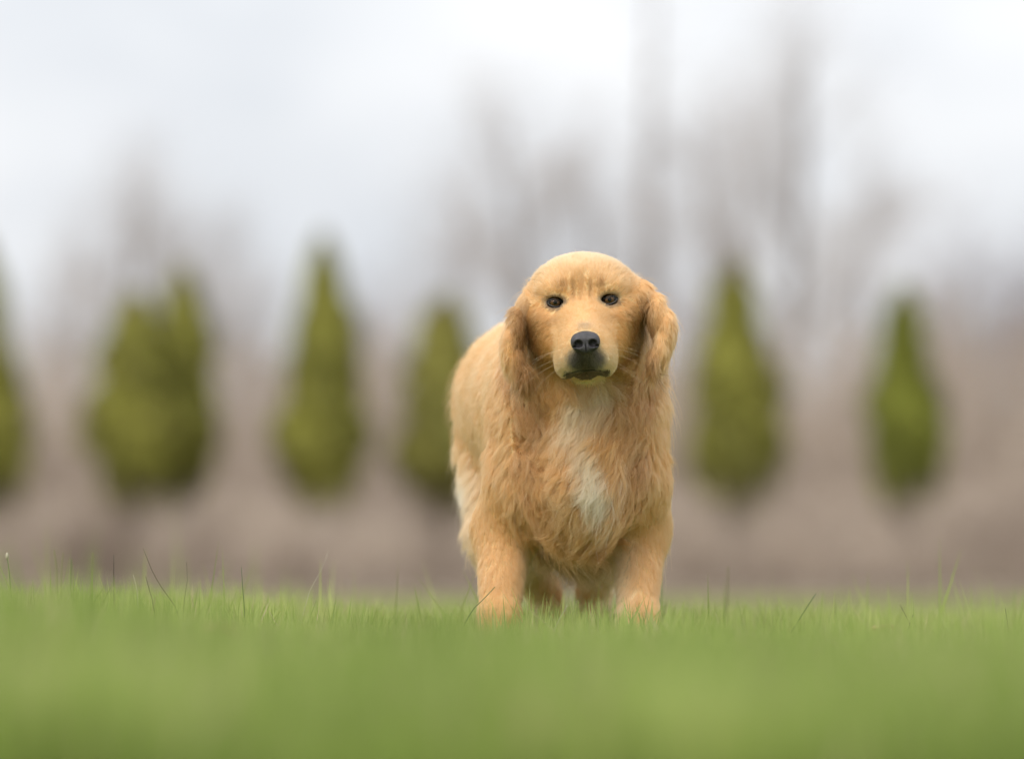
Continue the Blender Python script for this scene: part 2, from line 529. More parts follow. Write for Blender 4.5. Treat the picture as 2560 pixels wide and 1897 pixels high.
evergreen('evergreen_tree', -45, 70, 600, 1235, 125, 'green evergreen cut off by the left edge of the picture', 1)
evergreen('evergreen_tree', 335, 70, 735, 1215, 112, 'broad evergreen with a blunt top, left of the twin pair', 2, shoulder=1.7)
evergreen('evergreen_tree', 455, 70.8, 670, 1200, 92, 'pointed evergreen grown together with the blunt one on its left', 3, shoulder=1.5)
evergreen('evergreen_tree', 808, 70, 590, 1235, 112, 'tallest evergreen, a narrow spire well left of the dog', 4, shoulder=1.25)
evergreen('evergreen_tree', 1112, 71, 745, 1225, 125, 'short evergreen partly hidden behind the body of the dog', 5, shoulder=1.5, tint=(0.305, 0.285, 0.072))
evergreen('evergreen_tree', 1838, 70, 660, 1235, 120, 'evergreen nearest to the right side of the dog', 6, shoulder=1.35)
evergreen('evergreen_tree', 2262, 70, 715, 1225, 98, 'rightmost evergreen, small and dark green', 7, shoulder=1.3, tint=(0.245, 0.262, 0.046))

# ----------------------------------------------------------------------------
# the dog: one implicit body, meshed by surface nets, and a coat of hair
# ----------------------------------------------------------------------------
HEAD_O = pt(1456, 753, 8.0)
_roll = math.radians(3.0)
HR = np.array([[math.cos(_roll), 0, -math.sin(_roll)], [0, 1, 0], [math.sin(_roll), 0, math.cos(_roll)]])   # head -> world
def hw(p):  # head coordinates (right, away, up) to world
    return HEAD_O + HR @ np.asarray(p, float)
def wh(P):  # world to head coordinates
    return (np.asarray(P) - HEAD_O) @ HR

PRIM = []   # (kind, region, data, k)
def ell(region, c, r, k=0.03, head=False):
    c = hw(c) if head else np.asarray(c, float)
    PRIM.append(('e', region, (c, np.asarray(r, float)), k))
def cone(region, a, b, ra, rb, k=0.03, head=False):
    a = hw(a) if head else np.asarray(a, float); b = hw(b) if head else np.asarray(b, float)
    PRIM.append(('c', region, (a, b, ra, rb), k))

def prim_d(pr, X, Y, Z):
    if pr[0] == 'e':
        c, r = pr[2]
        x, y, z = X - c[0], Y - c[1], Z - c[2]
        k0 = np.sqrt((x / r[0]) ** 2 + (y / r[1]) ** 2 + (z / r[2]) ** 2)
        k1 = np.sqrt((x / r[0] ** 2) ** 2 + (y / r[1] ** 2) ** 2 + (z / r[2] ** 2) ** 2)
        return np.where(k1 > 1e-9, k0 * (k0 - 1) / np.maximum(k1, 1e-9), -r.min())
    a, b, ra, rb = pr[2]
    d = b - a; L2 = float(d @ d)
    x, y, z = X - a[0], Y - a[1], Z - a[2]
    t = np.clip((x * d[0] + y * d[1] + z * d[2]) / L2, 0, 1)
    return np.sqrt((x - t * d[0]) ** 2 + (y - t * d[1]) ** 2 + (z - t * d[2]) ** 2) - (ra + t * (rb - ra))

def prim_box(pr):
    if pr[0] == 'e':
        c, r = pr[2]
        return c - r, c + r
    a, b, ra, rb = pr[2]
    m = max(ra, rb)
    return np.minimum(a, b) - m, np.maximum(a, b) + m

def smin(a, b, k):
    h = np.clip(0.5 + 0.5 * (b - a) / k, 0, 1)
    return b + (a - b) * h - k * h * (1 - h)

CARVE = []  # (centre, radii, k): hollows
def field(X, Y, Z):
    D = None
    for pr in PRIM:
        d = prim_d(pr, X, Y, Z)
        D = d if D is None else smin(D, d, pr[3])
    return D

def field_grid(xs, ys, zs):
    D = np.full((len(xs), len(ys), len(zs)), 0.5)
    ax = (xs, ys, zs)
    for pr in PRIM:
        lo, hi = prim_box(pr)
        m = pr[3] + 0.035
        s = []
        for i in range(3):
            a = np.searchsorted(ax[i], lo[i] - m); b = np.searchsorted(ax[i], hi[i] + m)
            s.append(slice(a, b))
        if any(q.stop <= q.start for q in s): continue
        X = xs[s[0]][:, None, None]; Y = ys[s[1]][None, :, None]; Z = zs[s[2]][None, None, :]
        d = prim_d(pr, X, Y, Z)
        D[tuple(s)] = smin(D[tuple(s)], d, pr[3])
    for c, r, k in CARVE:
        s = []
        for i in range(3):
            a = np.searchsorted(ax[i], c[i] - r[i] - 0.02); b = np.searchsorted(ax[i], c[i] + r[i] + 0.02)
            s.append(slice(a, b))
        X = xs[s[0]][:, None, None]; Y = ys[s[1]][None, :, None]; Z = zs[s[2]][None, None, :]
        d = prim_d(('e', '', (np.asarray(c), np.asarray(r)), k), X, Y, Z)
        D[tuple(s)] = -smin(-D[tuple(s)], d, k)
    return D

def surface_nets(D, xs, ys, zs):
    ins = D < 0
    c = np.zeros(tuple(n - 1 for n in D.shape), np.int8)
    for i in (0, 1):
        for j in (0, 1):
            for k in (0, 1):
                c += ins[i:D.shape[0] - 1 + i, j:D.shape[1] - 1 + j, k:D.shape[2] - 1 + k]
    act = (c > 0) & (c < 8)
    I = np.argwhere(act)
    idx = np.full(act.shape, -1, np.int64); idx[act] = np.arange(len(I))
    axs = (xs, ys, zs)
    acc = np.zeros((len(I), 3)); cnt = np.zeros(len(I))
    corners = [(i, j, k) for i in (0, 1) for j in (0, 1) for k in (0, 1)]
    for a in corners:
        for ax in range(3):
            if a[ax] == 1: continue
            b = list(a); b[ax] = 1
            ia = I + np.array(a); ib = I + np.array(b)
            da = D[ia[:, 0], ia[:, 1], ia[:, 2]]; db = D[ib[:, 0], ib[:, 1], ib[:, 2]]
            m = (da < 0) != (db < 0)
            t = np.where(m, da / np.where(m, da - db, 1), 0)[:, None]
            pa = np.stack([axs[q][ia[:, q]] for q in range(3)], 1); pb = np.stack([axs[q][ib[:, q]] for q in range(3)], 1)
            acc += np.where(m[:, None], pa + (pb - pa) * t, 0); cnt += m
    V = acc / cnt[:, None]
    Q = []
    for ax in range(3):
        o1, o2 = (ax + 1) % 3, (ax + 2) % 3
        sl_a = [slice(None)] * 3; sl_b = [slice(None)] * 3
        sl_a[ax] = slice(0, -1); sl_b[ax] = slice(1, None)
        A, B = ins[tuple(sl_a)], ins[tuple(sl_b)]
        E = np.argwhere(A != B)
        E = E[(E[:, o1] > 0) & (E[:, o2] > 0) & (E[:, o1] < D.shape[o1] - 1) & (E[:, o2] < D.shape[o2] - 1)]
        flip = A[E[:, 0], E[:, 1], E[:, 2]]
        q = []
        for (u, v) in ((0, 0), (1, 0), (1, 1), (0, 1)):
            e = E.copy(); e[:, o1] -= u; e[:, o2] -= v
            q.append(idx[e[:, 0], e[:, 1], e[:, 2]])
        q = np.stack(q, 1)
        q[~flip] = q[~flip][:, ::-1]
        Q.append(q)
    return V, np.concatenate(Q)

# --- trunk of the body (metres; X right in the picture, Y away, Z up) ---
ell('chest', (0.098, 8.20, 0.352), (0.098, 0.12, 0.150), 0.04)
ell('chest', (0.098, 8.175, 0.300), (0.072, 0.10, 0.080), 0.04)
ell('chest', (0.094, 8.21, 0.262), (0.052, 0.09, 0.045), 0.03)
cone('torso', (0.090, 8.33, 0.405), (0.048, 8.72, 0.424), 0.130, 0.134, 0.05)
ell('torso', (0.046, 8.80, 0.415), (0.124, 0.10, 0.130), 0.05)
cone('belly', (0.088, 8.38, 0.272), (0.055, 8.66, 0.318), 0.084, 0.075, 0.04)
cone('neck', (0.097, 8.235, 0.42), (0.106, 8.11, 0.505), 0.106, 0.076, 0.05)
cone('neck', (0.10, 8.17, 0.41), (0.103, 8.115, 0.47), 0.082, 0.058, 0.04)
ell('shoulder', (0.018, 8.235, 0.345), (0.043, 0.085, 0.130), 0.035)
ell('shoulder', (0.173, 8.235, 0.352), (0.040, 0.085, 0.125), 0.035)
# fore legs
for sx, xs_, xe, xw in ((-1, 0.010, -0.010, -0.018), (1, 0.178, 0.182, 0.181)):
    cone('foreleg', (xs_, 8.22, 0.29), (xe, 8.26, 0.225), 0.050, 0.043, 0.03)
    cone('foreleg', (xe, 8.26, 0.225), (xw, 8.195, 0.100), 0.041, 0.0245, 0.025)
    cone('foreleg', (xw, 8.195, 0.100), (xw, 8.18, 0.035), 0.028, 0.025, 0.012)
    ell('paw', (xw, 8.155, 0.022), (0.033, 0.045, 0.024), 0.015)
    for t in (-1.5, -0.5, 0.5, 1.5):
        ell('paw', (xw + t * 0.0155, 8.118 + abs(t) * 0.006, 0.016), (0.0105, 0.02, 0.016), 0.006)
# hind legs
for (hip, stif, hock, foot) in (((-0.014, 8.74, 0.34), (-0.016, 8.63, 0.215), (0.048, 8.84, 0.135), (0.078, 8.79, 0.03)),
                                ((0.108, 8.74, 0.34), (0.140, 8.63, 0.215), (0.128, 8.83, 0.135), (0.136, 8.78, 0.03))):
    cone('thigh', hip, stif, 0.066, 0.044, 0.035)
    cone('hindleg', stif, hock, 0.042, 0.023, 0.025)
    cone('hindleg', hock, foot, 0.023, 0.021, 0.018)
    ell('paw', (foot[0], foot[1] - 0.03, 0.020), (0.029, 0.042, 0.022), 0.015)
    for t in (-1.5, -0.5, 0.5, 1.5):
        ell('paw', (foot[0] + t * 0.0135, foot[1] - 0.066 + abs(t) * 0.006, 0.015), (0.0095, 0.018, 0.014), 0.006)
# tail hanging behind
cone('tail', (0.035, 8.88, 0.47), (0.040, 8.99, 0.38), 0.030, 0.020, 0.03)
cone('tail', (0.040, 8.99, 0.38), (0.048, 9.01, 0.24), 0.020, 0.008, 0.02)
# --- head ---
H = dict(head=True)
ell('skull', (0.003, 0.074, 0.000), (0.083, 0.084, 0.063), 0.03, **H)
ell('skull', (0.003, 0.036, 0.025), (0.062, 0.048, 0.041), 0.025, **H)
for s in (-1, 1):
    ell('skull', (s * 0.035, 0.013, 0.018), (0.023, 0.024, 0.0155), 0.014, **H)          # brow
    ell('cheek', (s * 0.045, 0.060, -0.038), (0.032, 0.052, 0.046), 0.025, **H)
    ell('cheek', (s * 0.046, 0.022, -0.022), (0.025, 0.030, 0.022), 0.02, **H)          # under the eye
    ell('muzzle', (s * 0.0210, -0.046, -0.078), (0.0205, 0.036, 0.0265), 0.014, **H)
    ell('muzzle', (s * 0.0290, -0.028, -0.087), (0.0130, 0.030, 0.0195), 0.012, **H)     # flews
for s in (-1, 1):
    ell('muzzle', (s * 0.020, 0.008, -0.044), (0.020, 0.034, 0.028), 0.022, **H)
cone('muzzle', (0, 0.008, -0.020), (0, -0.066, -0.054), 0.030, 0.0215, 0.022, **H)
ell('muzzle', (0, -0.030, -0.064), (0.033, 0.054, 0.028), 0.018, **H)
for s in (-1, 1):
    ell('cheek', (s * 0.033, 0.022, -0.052), (0.023, 0.036, 0.032), 0.025, **H)
cone('jaw', (0, 0.04, -0.078), (0, -0.034, -0.0875), 0.032, 0.0115, 0.012, **H)
# ears: flaps hanging from the sides of the skull
ell('ear_a', (-0.074, 0.060, -0.004), (0.015, 0.030, 0.022), 0.020, **H)
ell('ear_a', (-0.095, 0.047, -0.034), (0.0115, 0.034, 0.034), 0.010, **H)
ell('ear_a', (-0.105, 0.040, -0.060), (0.0115, 0.031, 0.030), 0.010, **H)
ell('ear_a', (-0.096, 0.032, -0.083), (0.0090, 0.024, 0.022), 0.010, **H)
ell('ear_a', (-0.087, 0.025, -0.099), (0.0070, 0.016, 0.016), 0.008, **H)
ell('ear_b', (0.084, 0.058, 0.004), (0.017, 0.030, 0.022), 0.022, **H)
ell('ear_b', (0.104, 0.048, -0.022), (0.0125, 0.034, 0.030), 0.012, **H)
ell('ear_b', (0.117, 0.042, -0.046), (0.0125, 0.031, 0.030), 0.012, **H)
ell('ear_b', (0.108, 0.034, -0.070), (0.0100, 0.025, 0.024), 0.010, **H)
ell('ear_b', (0.097, 0.026, -0.088), (0.0070, 0.017, 0.017), 0.008, **H)

def surf_depth(hx, hz):
    ys = np.linspace(-0.2, 0.15, 1400)
    P = HEAD_O[None] + np.stack([np.full(1400, hx), ys, np.full(1400, hz)], 1) @ HR.T
    d = field(P[:, 0], P[:, 1], P[:, 2])
    return float(ys[np.argmax(d < 0)])

EYE_R = 0.0136
EYES = []
for s in (-1, 1):
    ex = s * 0.0383
    ye = surf_depth(ex, 0.0)
    EYES.append(np.array([ex, ye + EYE_R + 0.0015, 0.0]))
    CARVE.append((hw((ex, ye + 0.002, 0.0)), (0.0126, 0.014, 0.0078), 0.003))
CARVE.append((hw((0.0, surf_depth(0, 0.022) - 0.003, 0.022)), (0.006, 0.008, 0.026), 0.008))
for s in (-1, 1):
    CARVE.append((hw((s * 0.0125, surf_depth(s * 0.0125, 0.014) - 0.002, 0.014)), (0.0030, 0.005, 0.012), 0.006))
NOSE_Y = surf_depth(0, -0.061)

gxs = np.concatenate([np.arange(-0.17, -0.03, 0.005), np.arange(-0.03, 0.235, 0.0026), np.arange(0.235, 0.30, 0.005)])
gys = np.concatenate([np.arange(HEAD_O[1] - 0.13, HEAD_O[1] + 0.13, 0.0026), np.arange(HEAD_O[1] + 0.133, 9.08, 0.007)])
gzs = np.concatenate([np.arange(-0.012, 0.05, 0.004), np.arange(0.05, 0.42, 0.006), np.arange(0.42, 0.64, 0.0026)])
DG = field_grid(gxs, gys, gzs)
dv, dq = surface_nets(DG, gxs, gys, gzs)

# which region each point belongs to
def region_of(P):
    best = np.full(len(P), 9.0); reg = np.zeros(len(P), int)
    names = sorted(set(pr[1] for pr in PRIM))
    for pr in PRIM:
        d = prim_d(pr, P[:, 0], P[:, 1], P[:, 2])
        m = d < best
        best[m] = d[m]; reg[m] = names.index(pr[1])
    return np.array(names)[reg]

GOLD = np.array([0.845, 0.545, 0.235]); LIGHT = np.array([0.90, 0.68, 0.395]); CREAM = np.array([0.92, 0.81, 0.63])
RED = np.array([0.62, 0.335, 0.125]); DARK = np.array([0.040, 0.034, 0.032]); WHITE = np.array([0.95, 0.89, 0.78])
def mixc(a, b, t):
    t = np.clip(t, 0, 1)[:, None]
    return a * (1 - t) + b * t

def blob(Q, c, r):
    d = (Q - np.asarray(c)) / np.asarray(r)
    return np.exp(-(d ** 2).sum(1) * 1.2)

def coat_color(P, reg):
    Q = wh(P)
    n1 = wob(P, 22, 3, 1)[:, 0]; n2 = wob(P, 60, 4, 1)[:, 0]
    C = mixc(GOLD, LIGHT, 0.55 + 0.35 * n1 + 0.15 * n2)
    isr = lambda *a: np.isin(reg, a)
    m = isr('skull'); C[m] = mixc(mixc(GOLD, LIGHT, 0.4 + 0.2 * n1 + sstep(0.01, 0.045, Q[:, 2]) * 0.4), CREAM, 0.35 * sstep(0.035, 0.065, Q[:, 2]))[m]  # crown paler and brow deeper, top light painted into the fur
    m = isr('cheek'); C[m] = mixc(GOLD, RED, 0.05 + 0.2 * n1 + 0.5 * sstep(0.042, 0.065, np.abs(Q[:, 0])) * sstep(0.02, -0.03, Q[:, 2]))[m]  # redder outer cheeks, with facial shade painted in
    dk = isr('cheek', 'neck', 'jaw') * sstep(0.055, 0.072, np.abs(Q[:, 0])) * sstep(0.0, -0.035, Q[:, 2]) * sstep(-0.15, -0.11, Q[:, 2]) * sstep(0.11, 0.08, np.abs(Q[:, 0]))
    C = mixc(C, np.array([0.36, 0.18, 0.07]), 0.8 * dk)  # shade of the gap between cheek and ear, painted dark brown
    m = isr('muzzle', 'jaw')
    C[m] = mixc(mixc(GOLD, LIGHT, 0.55 + 0.2 * n1), CREAM, sstep(-0.055, -0.095, Q[:, 2]) * 0.5)[m]
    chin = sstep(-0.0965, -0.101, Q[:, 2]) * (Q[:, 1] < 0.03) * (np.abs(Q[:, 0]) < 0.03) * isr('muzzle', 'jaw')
    C = mixc(C, np.array([0.15, 0.11, 0.09]), chin * 0.95)  # chin colour darkened to offset green light bounced off the grass
    # soft face marks: shade of brow furrows and eye pouches painted in
    for s in (-1, 1):
        C = mixc(C, np.array([0.52, 0.28, 0.11]), 0.8 * blob(Q, (s * 0.0120, 0.0, 0.013), (0.0045, 0.04, 0.014)))
        C = mixc(C, np.array([0.46, 0.24, 0.09]), 0.85 * blob(Q, (s * 0.027, 0.0, 0.019), (0.008, 0.04, 0.006)))
        C = mixc(C, np.array([0.56, 0.31, 0.13]), 0.6 * blob(Q, (s * 0.040, 0.0, -0.027), (0.012, 0.04, 0.007)))
        C = mixc(C, CREAM, 0.12 * blob(Q, (s * 0.040, 0.0, -0.015), (0.012, 0.04, 0.005)))
        de = np.hypot((Q[:, 0] - s * 0.0383) / 1.0, (Q[:, 2]) / 0.68)
        C = mixc(C, np.array([0.26, 0.18, 0.13]), 0.85 * sstep(0.0200, 0.0118, de) * (Q[:, 1] < 0.03))  # dark lid skin, with shade round the eye painted in
    C = mixc(C, DARK * 4 + GOLD * 0.2, 0.55 * blob(Q, (0, NOSE_Y, -0.038), (0.010, 0.03, 0.007)))
    front = Q[:, 1] < 0.0
    lip = np.hypot((Q[:, 0]) / 0.029, (Q[:, 2] + 0.084) / 0.021)
    C = mixc(C, np.array([0.12, 0.105, 0.10]) * (1 + 0.8 * n2[:, None]), sstep(1.12, 0.60, lip) * front * 0.94)
    # ears: reddish inside and along the front rim, gap shade painted in, fair outside
    m = isr('ear_a', 'ear_b')
    fr = sstep(0.045, 0.015, Q[:, 1])
    edge = sstep(0.106, 0.092, np.abs(Q[:, 0]))
    C[m] = mixc(mixc(LIGHT, GOLD, 0.75 + 0.3 * n1), np.array([0.42, 0.22, 0.08]), 0.85 * edge * sstep(0.022, -0.012, Q[:, 2]) + 0.04 + 0.25 * sstep(-0.07, -0.105, Q[:, 2]))[m]
    # chest
    m = isr('neck', 'chest')
    side = np.abs(P[:, 0] - 0.098)
    cc = mixc(mixc(GOLD, LIGHT, 0.35 + 0.4 * n2), RED, 0.25 + 0.4 * n1 + 0.2 * n2 + 0.25 * sstep(0.03, 0.07, side))
    bib_x = 0.108 + 0.012 * np.sin(P[:, 2] * 30)
    bib = sstep(0.042 + 0.014 * n2, 0.010, np.abs(P[:, 0] - bib_x)) * sstep(0.21, 0.25, P[:, 2]) * sstep(0.46, 0.40, P[:, 2]) * sstep(8.24, 8.16, P[:, 1])
    cc = mixc(cc, CREAM, bib * (0.75 + 0.4 * n1 + 0.4 * n2))
    cc = mixc(cc, WHITE, 0.8 * blob(P, (0.128, 8.10, 0.285), (0.019, 0.09, 0.034)))
    C[m] = cc[m]
    m = isr('shoulder'); C[m] = mixc(GOLD, LIGHT, 0.45 + 0.3 * n1)[m]
    m = isr('foreleg', 'paw', 'hindleg')
    inner = sstep(0.035, 0.0, np.minimum(np.abs(P[:, 0] - 0.03), np.abs(P[:, 0] - 0.155)))
    C[m] = mixc(mixc(GOLD, LIGHT, 0.45 + 0.3 * n1), CREAM, 0.5 * inner)[m]
    m = isr('tail'); C[m] = mixc(LIGHT, CREAM, 0.4 + 0.3 * n1)[m]
    m = isr('belly'); C[m] = mixc(GOLD, RED * 0.8, 0.6 + 0.3 * n1)[m]
    m = isr('thigh'); C[m] = mixc(LIGHT, CREAM, 0.2 + 0.2 * n1)[m]
    C = mixc(C, WHITE, 1.1 * blob(P, (-0.085, 8.70, 0.290), (0.035, 0.10, 0.028)))
    return np.clip(C, 0.01, 0.95)

reg_v = region_of(dv)
body_mat = tint_mat('skin_under_coat', 0.8, 0.2, 0.0, 0.1, 60.0)
dog = empty('dog', (0.08, 8.4, 0.0))
tag(dog, 'golden long haired dog standing in the grass and facing the camera', 'dog')
DOG_LOC = np.array([0.08, 8.4, 0.0])
bcol = coat_color(dv, reg_v) * 0.7  # coat colour darkened on the skin so gaps in the fur look deep
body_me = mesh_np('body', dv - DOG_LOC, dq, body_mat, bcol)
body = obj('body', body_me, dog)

# ---- hair material ----
m_fur = bpy.data.materials.new('golden_fur'); m_fur.use_nodes = True
n, l = m_fur.node_tree.nodes, m_fur.node_tree.links
n.clear()
fo = n.new('ShaderNodeOutputMaterial')
fh = n.new('ShaderNodeBsdfHairPrincipled')
fh.parametrization = 'COLOR'
fa = n.new('ShaderNodeAttribute'); fa.attribute_name = 'tint'
l.new(fa.outputs['Color'], fh.inputs['Color'])
fh.inputs['Roughness'].default_value = 0.42
fh.inputs['Radial Roughness'].default_value = 0.55
fh.inputs['Random Roughness'].default_value = 0.2
fh.inputs['IOR'].default_value = 1.48
fd = n.new('ShaderNodeBsdfDiffuse'); ft = n.new('ShaderNodeBsdfTranslucent')
l.new(fa.outputs['Color'], fd.inputs['Color']); l.new(fa.outputs['Color'], ft.inputs['Color'])
fm1 = n.new('ShaderNodeMixShader'); fm1.inputs[0].default_value = 0.34
l.new(fd.outputs[0], fm1.inputs[1]); l.new(ft.outputs[0], fm1.inputs[2])
fm2 = n.new('ShaderNodeMixShader'); fm2.inputs[0].default_value = 0.36
l.new(fm1.outputs[0], fm2.inputs[1]); l.new(fh.outputs[0], fm2.inputs[2])
l.new(fm2.outputs[0], fo.inputs['Surface'])

# ---- sample clumps over the skin ----
me = body_me
me.calc_loop_triangles()
tri = np.zeros(len(me.loop_triangles) * 3, np.int32); me.loop_triangles.foreach_get('vertices', tri); tri = tri.reshape(-1, 3)
vn = np.zeros(len(me.vertices) * 3, np.float32); me.vertices.foreach_get('normal', vn); vn = vn.reshape(-1, 3).astype(float)
A, B, Cc = dv[tri[:, 0]], dv[tri[:, 1]], dv[tri[:, 2]]
area = 0.5 * np.linalg.norm(np.cross(B - A, Cc - A), axis=1)
tc_ = (A + B + Cc) / 3
treg = region_of(tc_)
dens = np.ones(len(tri))
for rname, w in (('skull', 6.0), ('cheek', 6.0), ('muzzle', 13.0), ('jaw', 8.0), ('ear_a', 3.0), ('ear_b', 3.0), ('neck', 1.7), ('chest', 1.7), ('foreleg', 2.8), ('hindleg', 2.0), ('paw', 1.2), ('shoulder', 1.6)):
    dens[treg == rname] = w
dens *= np.where(tc_[:, 1] > 8.75, 0.6, 1.0)
def sample(num, extra=1.0):
    w = area * dens * extra; w = w / w.sum()
    t = RNG.choice(len(tri), num, p=w)
    u = RNG.random((num, 2)); fl = u.sum(1) > 1; u[fl] = 1 - u[fl]
    a, b, c = tri[t, 0], tri[t, 1], tri[t, 2]
    w0 = (1 - u[:, :1] - u[:, 1:])
    P = dv[a] * w0 + dv[b] * u[:, :1] + dv[c] * u[:, 1:]
    N = vn[a] * w0 + vn[b] * u[:, :1] + vn[c] * u[:, 1:]
    N /= np.maximum(np.linalg.norm(N, axis=1, keepdims=True), 1e-9)
    return P, N, treg[t]

def flow(P, N, reg):
    """combing direction, in the world"""
    Q = wh(P)
    x0 = P[:, 0] - 0.098
    sx = np.sign(x0); sq = np.sign(Q[:, 0])
    F = np.zeros_like(P)
    def put(names, vec):
        m = np.isin(reg, names)
        F[m] = (np.broadcast_to(vec, P.shape))[m]
    one = np.ones(len(P))
    put(['torso'], np.stack([0 * one, 0.75 * one, -0.25 - 0.6 * (1 - np.clip(N[:, 2], 0, 1))], 1))
    put(['belly', 'tail'], np.stack([0 * one, 0.45 * one, -one], 1))
    put(['thigh'], np.stack([-0.15 * one, 0.35 * one, -one], 1))
    put(['hindleg', 'foreleg', 'paw'], np.stack([0.0 * one, 0.30 * one, -one], 1))
    put(['shoulder'], np.stack([0.35 * sx, 0.45 * one, -0.85 * one], 1))
    put(['chest'], np.stack([-2.2 * x0, 0.1 * one, -one], 1))
    put(['neck'], np.stack([2.0 * x0, 0.30 * one, -one], 1))
    r1 = Q - np.array([0.0, -0.05, -0.03])
    put(['skull'], (r1 + np.array([0, 0.05, 0.0])) @ HR.T * 14)
    put(['cheek'], np.stack([0.55 * sq, 0.65 * one, -0.55 * one], 1))
    r2 = Q - np.array([0.0, NOSE_Y - 0.01, -0.055])
    mz = r2 / np.maximum(np.linalg.norm(r2, axis=1, keepdims=True), 1e-6) + np.stack([0.1 * sq, 0.45 * one, -0.25 * sstep(-0.04, -0.08, Q[:, 2])], 1)
    put(['muzzle'], mz @ HR.T)
    put(['jaw'], np.stack([0.3 * sq, 0.7 * one, -0.6 * one], 1))
    put(['ear_a', 'ear_b'], np.stack([0.30 * sq, -0.05 * one, -one], 1))
    F /= np.maximum(np.linalg.norm(F, axis=1, keepdims=True), 1e-6)
    amp = np.full(len(P), 0.28)
    amp[np.isin(reg, ['foreleg', 'hindleg'])] = 0.14
    amp[np.isin(reg, ['chest', 'neck'])] = 1.2
    amp[np.isin(reg, ['shoulder', 'torso', 'belly', 'thigh'])] = 0.40
    amp[np.isin(reg, ['muzzle', 'skull'])] = 0.16
    F += wob(P, 38, 9) * amp[:, None]
    for s in (-1, 1):                                   # hair parts round the eyes
        d = Q - np.array([s * 0.0383, 0.0, 0.0]); d[:, 1] = 0
        rr = np.linalg.norm(d, axis=1)
        F += (2.2 * np.exp(-(rr / 0.017) ** 2) * (Q[:, 1] < 0.04))[:, None] * ((d / np.maximum(rr, 1e-6)[:, None]) @ HR.T)
    T = F - (F * N).sum(1, keepdims=True) * N
    return T / np.maximum(np.linalg.norm(T, axis=1, keepdims=True), 1e-6)

def hair_len(P, N, reg):
    Q = wh(P)
    L = np.full(len(P), 0.022)
    for rname, v in (('torso', 0.021), ('belly', 0.045), ('chest', 0.023), ('neck', 0.021), ('shoulder', 0.022), ('foreleg', 0.0135), ('hindleg', 0.013),
                     ('thigh', 0.021), ('paw', 0.008), ('tail', 0.055), ('skull', 0.0085), ('cheek', 0.012), ('muzzle', 0.006), ('jaw', 0.008),
                     ('ear_a', 0.015), ('ear_b', 0.015)):
        L[reg == rname] = v
    sk = reg == 'skull'
    L[sk] = (0.0085 + 0.008 * sstep(0.0, 0.05, Q[:, 2]) + 0.006 * sstep(0.04, 0.075, np.abs(Q[:, 0])))[sk]
    ck = reg == 'cheek'
    L[ck] = (0.009 + 0.007 * sstep(0.02, 0.06, Q[:, 1]))[ck]
    mz = reg == 'muzzle'
    L[mz] = (0.0052 + 0.0045 * sstep(NOSE_Y, 0.0, Q[:, 1]))[mz]
    fl = reg == 'foreleg'                                # feathering behind the fore legs
    L[fl] = (0.0145 + 0.032 * sstep(0.1, 0.8, N[:, 1]))[fl]
    er = np.isin(reg, ['ear_a', 'ear_b'])
    L[er] *= (1 + 0.7 * sstep(-0.06, -0.10, Q[:, 2]))[er]
    nk = np.isin(reg, ['neck', 'torso'])
    L[nk] *= (1 - 0.55 * sstep(0.3, 0.9, N[:, 2]))[nk]
    bib = (reg == 'chest') & (np.abs(P[:, 0] - 0.108) < 0.05)
    L[bib] *= 1.35
    for s in (-1, 1):
        de = np.hypot(Q[:, 0] - s * 0.0383, Q[:, 2] / 0.7)
        L = np.where((Q[:, 1] < 0.04), np.minimum(L, 0.0024 + np.maximum(de - 0.010, 0) * 0.5), L)
    return L

